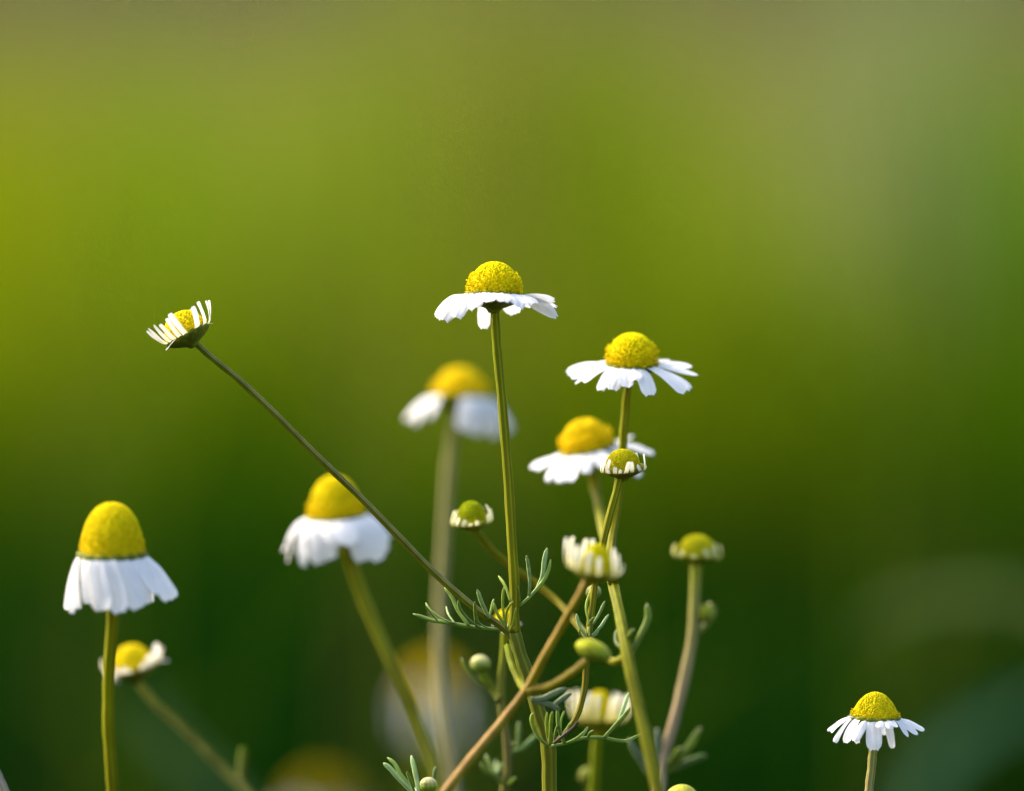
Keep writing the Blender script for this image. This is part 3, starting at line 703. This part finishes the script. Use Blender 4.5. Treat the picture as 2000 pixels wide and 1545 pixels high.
stem(Gg, [(268, 1330, 0.045), (290, 1360, 0.045), (340, 1408, 0.046), (400, 1466, 0.048), (445, 1512, 0.05), (480, 1545, 0.05)], 17, 22, (0.20, 0.20, 0.022), (0.22, 0.205, 0.05), to_ground=True)
stem(Gg, [(475, 1462, 0.055), (473, 1490, 0.054), (472, 1520, 0.053), (478, 1548, 0.051)], 14, 16, (0.065, 0.10, 0.002), (0.11, 0.10, 0.02), name="side_shoot")

# --- H: daisy with drooping petals behind the long leaning branch ---------------------------------------
Hh = plant("soft daisy with drooping petals crossed by the long leaning branch", gpoint(860, 0.05))
petH = [(178, 556, 1078, 34, 16), (190, 564, 1098, 32, 16), (206, 590, 1108, 36, 20), (224, 622, 1104, 36, 22), (240, 648, 1094, 36, 24), (258, 670, 1062, 38, 40), (276, 690, 1064, 36, 42), (292, 712, 1098, 36, 28),
        (310, 742, 1096, 36, 24), (328, 758, 1078, 34, 22), (346, 764, 1052, 34, 20), (10, 760, 1050, 30, 16), (40, 740, 1070, 34, 10), (140, 590, 1090, 34, 10)]
flower(Hh, 657, 1010, 56, 80, -5, -5, 0.045, 'tall', petH, cup=0.6, rs=22, nfl=320, open_to=0.3, c=(0.80, 0.62, 0.004), c_low=(0.72, 0.52, 0.004), seed=25, k=20, reach=0.92, bend=0.42)
stem(Hh, [(668, 1042, 0.045), (682, 1090, 0.045), (708, 1165, 0.046), (742, 1245, 0.047), (785, 1335, 0.048), (825, 1435, 0.05), (850, 1500, 0.05), (862, 1545, 0.05)], 24, 19, (0.19, 0.20, 0.003), (0.17, 0.175, 0.03), cmid=(0.21, 0.21, 0.018), to_ground=True)

# --- I: blurred daisy behind the main stem ---------------------------------------------------------------
Ii = plant("blurred daisy on a thick pale beige stem behind the sharp central stem", gpoint(885, 0.088))
petI = [(182, 792, 820, 34, 14), (198, 806, 828, 34, 20), (216, 835, 818, 30, 24), (300, 915, 845, 34, 20), (315, 935, 852, 36, 20), (330, 965, 856, 36, 20), (345, 990, 850, 36, 16), (0, 1003, 838, 34, 12), (20, 985, 820, 32, 20), (150, 800, 815, 30, 14), (60, 940, 842, 34, 10), (285, 902, 840, 26, 24)]
flower(Ii, 898, 778, 54, 58, 3, 6, 0.088, 'dome', petI, cup=0.62, rs=20, nfl=240, open_to=0.5, c=(0.82, 0.58, 0.005), seed=27, k=20)
stem(Ii, [(892, 808, 0.088), (884, 850, 0.088), (874, 950, 0.088), (866, 1080, 0.088), (860, 1200, 0.088), (858, 1300, 0.088), (866, 1400, 0.088), (878, 1480, 0.088), (888, 1545, 0.088)], 19, 19, (0.26, 0.24, 0.06), (0.40, 0.33, 0.18), cmid=(0.32, 0.28, 0.12), to_ground=True)

# --- J, K: very blurred heads low down ---------------------------------------------------------------------
def ring(px, py, R, spread, drop, w, n=13, k=40, ph=0.0):
    out = []
    for i in range(n):
        a = 2 * math.pi * i / n + ph
        out.append((math.degrees(a), px + math.cos(a) * spread, py + drop + (8 if math.sin(a) < 0 else -8) * 1.0, w, k))
    return out
Jj = plant("faint blurred daisy low behind the two crossing stems", gpoint(850, 0.45))
flower(Jj, 850, 1350, 42, 50, 0, -4, 0.45, 'dome', ring(850, 1350, 46, 56, 84, 15, 6, 14), cup=0.6, rs=24, nfl=160, c=(0.75, 0.52, 0.006), seed=31, k=30, bend=0.5)
stem(Jj, [(850, 1380, 0.45), (848, 1460, 0.45), (850, 1545, 0.45)], 24, 26, GREEN_STEM, GREEN_STEM, to_ground=True)
Kk = plant("faint blurred yellow daisy head cut by the lower edge left of the middle", gpoint(635, 0.62))
flower(Kk, 632, 1592, 50, 62, 0, -4, 0.62, 'dome', ring(632, 1590, 58, 90, 70, 22, 5, 30, 0.2), cup=0.6, rs=26, nfl=160, c=(0.45, 0.33, 0.004), seed=33, k=40)
stem(Kk, [(634, 1610, 0.62), (635, 1680, 0.62), (635, 1750, 0.62)], 26, 26, GREEN_STEM, GREEN_STEM, to_ground=True)

# --- L: sharp daisy in the lower right ------------------------------------------------------------------------
Ll = plant("sharp daisy with a pointed yellow cone alone in the lower right", gpoint(1696, 0.0))
petLl = [(176, 1615, 1426, 15, 20, .5), (186, 1622, 1430, 14, 20, .4), (196, 1629, 1450, 13, 26, .3), (205, 1656, 1398, 12, 10), (224, 1652, 1452, 22, 26), (150, 1674, 1453, 20, 10), (244, 1668, 1448, 20, 26), (262, 1707, 1466, 32, 22), (282, 1718, 1421, 17, 40),
         (298, 1738, 1422, 18, 38), (306, 1748, 1420, 18, 36), (62, 1744, 1462, 17, 10), (80, 1726, 1436, 16, 20), (325, 1772, 1440, 19, 26), (342, 1794, 1434, 19, 24, .4), (354, 1806, 1426, 16, 20, .5), (15, 1800, 1424, 13, 20)]
flower(Ll, 1709, 1401, 50, 49, 2, -3, 0.0, 'cone', petLl, cup=0.45, rs=13, nfl=620, open_to=0.2, c=(0.68, 0.56, 0.006), c_low=(0.72, 0.56, 0.006), seed=35, k=30, fuzz=1.1, wide=1.0, bend=0.22)
stem(Ll, [(1707, 1425), (1705, 1465), (1702, 1500), (1697, 1545)], 15, 15, (0.24, 0.25, 0.05), (0.32, 0.24, 0.10), to_ground=True)

# --- M: leaf and bud at the lower edge -----------------------------------------------------------------------
Mm = plant("short chamomile shoot with finger-like leaves and a round bud at the lower edge", gpoint(820, 0.0, 0.005))
s5, o5 = 5.067, (700, 1240)
leaf(Mm, (560, 1540), [([(600, 1620), (520, 1540), (385, 1400), (300, 1305), (246, 1268)], 9.5, LEAF_B), ([(570, 1590), (520, 1510), (425, 1390), (350, 1262), (286, 1213)], 7.5), ([(600, 1580), (588, 1480), (558, 1330), (524, 1192)], 9.5, LEAF_B), ([(560, 1560), (520, 1450), (480, 1350)], 6),
    ([(640, 1640), (590, 1580), (545, 1510)], 10, LEAF_B)], LEAF_G, -0.002, scale=s5, off=o5)
leaf(Mm, (765, 1480), [([(760, 1520), (752, 1400), (768, 1303)], 7, (0.18, 0.26, 0.1))], LEAF_G, 0.004, scale=s5, off=o5)
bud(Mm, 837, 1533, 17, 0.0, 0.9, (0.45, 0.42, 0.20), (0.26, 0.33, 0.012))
stem(Mm, [(836, 1548), (832, 1580), (822, 1640), (818, 1700)], 13, 16, (0.2, 0.26, 0.02), GREEN_STEM, to_ground=True)

# --- N: bud peeping over the lower edge -----------------------------------------------------------------------
Nn = plant("yellow green bud just peeping over the lower edge right of the middle", gpoint(1335, -0.008, 0.0))
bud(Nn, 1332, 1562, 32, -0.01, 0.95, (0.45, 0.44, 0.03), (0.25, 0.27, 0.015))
stem(Nn, [(1332, 1588, -0.01), (1333, 1640, -0.01), (1335, 1700, -0.01)], 18, 18, GREEN_STEM, GREEN_STEM, to_ground=True)

# --- O: stem tip in the corner ------------------------------------------------------------------------------------
Oo = plant("pale grey stem leaning out of the lower left corner", gpoint(40, 0.01, 0.03), name="plant_stalk", group=None)
stem(Oo, [(-40, 1440, 0.012), (-16, 1492, 0.01), (2, 1530, 0.01), (22, 1580, 0.01)], 16, 18, (0.32, 0.28, 0.2), (0.25, 0.2, 0.14), to_ground=True)

# --- broad grass blades melted into blur ------------------------------------------------------------------
def grass_blade(label, pts, w, c, y, base):
    root = plant(label, base, "broad arching grass blades", "grass_plant"); root["category"] = "grass blade"
    Q = [at(p[0], p[1], y + (p[2] if len(p) > 2 else 0)) for p in pts] + [Vector(base)]
    P = spline(Q, 60); n = len(P)
    t = np.linspace(0, 1, n)
    T, A_, B_ = frames(P)
    up = np.cross(T, A_)
    wd = w * mpp(y) * np.interp(t, [0, 0.12, 0.4, 0.8, 1], [0.05, 0.55, 1.0, 0.9, 0.5])
    u = np.array([-1, -0.5, 0, 0.5, 1])
    side = A_ * 0.8 + up * 0.6
    G = P[:, None] + side[:, None] * (u[None, :] * wd[:, None] / 2)[..., None] + np.cross(T, side)[:, None] * (0.12 * np.abs(u)[None, :] * wd[:, None])[..., None]
    CC = np.array(c)[None, None] * (1 + 0.15 * np.cos(u * 9))[None, :, None] * np.ones((n, 1, 1))
    mb = MB(); mb.grid(G, CC)
    mb.build("blade", M_GRASS, root, P[0], parent_origin=root.location)
grass_blade("blurred grey green grass blade arching in from the right edge, upper of the two", [(1680, 1230), (1760, 1180), (1880, 1155), (2010, 1165), (2120, 1240), (2200, 1420)], 62, (0.10, 0.15, 0.045), 0.58, gpoint(2230, 0.55))
grass_blade("blurred teal grass blade rising towards the right edge behind the lower right daisy", [(2120, 1330), (2020, 1370), (1930, 1415), (1850, 1470), (1790, 1560), (1760, 1680)], 66, (0.034, 0.085, 0.040), 0.62, gpoint(1750, 0.60))
grass_blade("blurred teal grass blade under the small half-faded head at the lower left", [(255, 1330), (300, 1400), (360, 1470), (430, 1540), (500, 1640)], 95, (0.055, 0.115, 0.040), 0.55, gpoint(520, 0.50))

# --- thin grass stalks far out of focus -------------------------------------------------------------------
def stalk_mesh(h, bow, w, c, seed):
    r3 = np.random.default_rng(seed)
    n = 26; t = np.linspace(0, 1, n)
    P = np.stack([bow * t ** 2 + 0.004 * np.sin(t * 9 + seed), 0.5 * bow * t ** 2 * np.sin(seed), h * t], 1)
    R = w * 0.5 * (1 - 0.55 * t)
    C = np.array([mixc(tuple(0.8 * k for k in c), c, k2) for k2 in t])
    mb = MB(); tube(mb, P, R, C, 8)
    for k in range(3):                                     # narrow leaves along the stalk
        b = P[int(n * (0.3 + 0.2 * k))]; a = r3.uniform(0, 6.28); L = h * r3.uniform(0.18, 0.3)
        s_ = np.linspace(0, 1, 10)
        Q = b + np.stack([np.cos(a) * 0.5 * L * s_, np.sin(a) * 0.5 * L * s_, L * (s_ - 0.45 * s_ ** 2)], 1)
        tube(mb, Q, w * 0.6 * np.interp(s_, [0, .3, 1], [0.5, 1, 0.1]), np.array(c), 6, flat=0.25)
    return mb
STRAW, FRESH, DEEP = (0.15, 0.15, 0.030), (0.16, 0.23, 0.012), (0.04, 0.10, 0.004)
KINDS = {0: (STRAW, "thin straw coloured grass stalk melted into the blur behind the flowers", "straw coloured grass stalks far out of focus"),
         1: (FRESH, "thin fresh green grass stalk melted into the blur behind the flowers", "fresh green grass stalks far out of focus"),
         2: (DEEP, "thin deep green grass stalk melted into the blur behind the flowers", "deep green grass stalks far out of focus")}
protos = {}
for (px, top, y, kd, bw) in [(150, 420, 1.1, 1, .02), (330, 230, 1.0, 1, -.015), (520, 330, 1.3, 2, .02), (640, 180, 1.2, 0, .01), (735, 300, 0.9, 1, .012), (800, 40, 1.2, 0, -.01), (905, 120, 1.4, 0, .015),
                             (1050, 160, 1.0, 0, -.012), (1150, 260, 1.1, 1, .01), (1285, 210, 0.9, 2, -.01), (1420, 330, 1.2, 2, .02), (1560, 700, 0.9, 2, .01), (1650, 130, 1.1, 1, .03), (1740, 60, 1.3, 0, .03),
                             (1880, 230, 1.0, 2, -.02), (1960, 420, 1.2, 2, .01), (420, 620, 0.8, 2, .01), (60, 300, 1.3, 0, .01)]:
    b = gpoint(px, y); top_z = at(px, top, y).z; h = top_z - b.z
    if kd not in protos:
        c, lab, grp = KINDS[kd]
        o = stalk_mesh(0.6, 0.02, 0.0032, c, kd + 3).build("grass_stalk", M_GRASS, None)
        o["label"], o["category"], o["group"] = lab, "grass stalk", grp
        protos[kd] = o
    else:
        o = protos[kd].copy(); col.objects.link(o)
    o.location = b; o.scale = (bw / 0.02 if abs(bw) > 0 else 1, 1, h / 0.6); o.scale.x = math.copysign(1, bw)
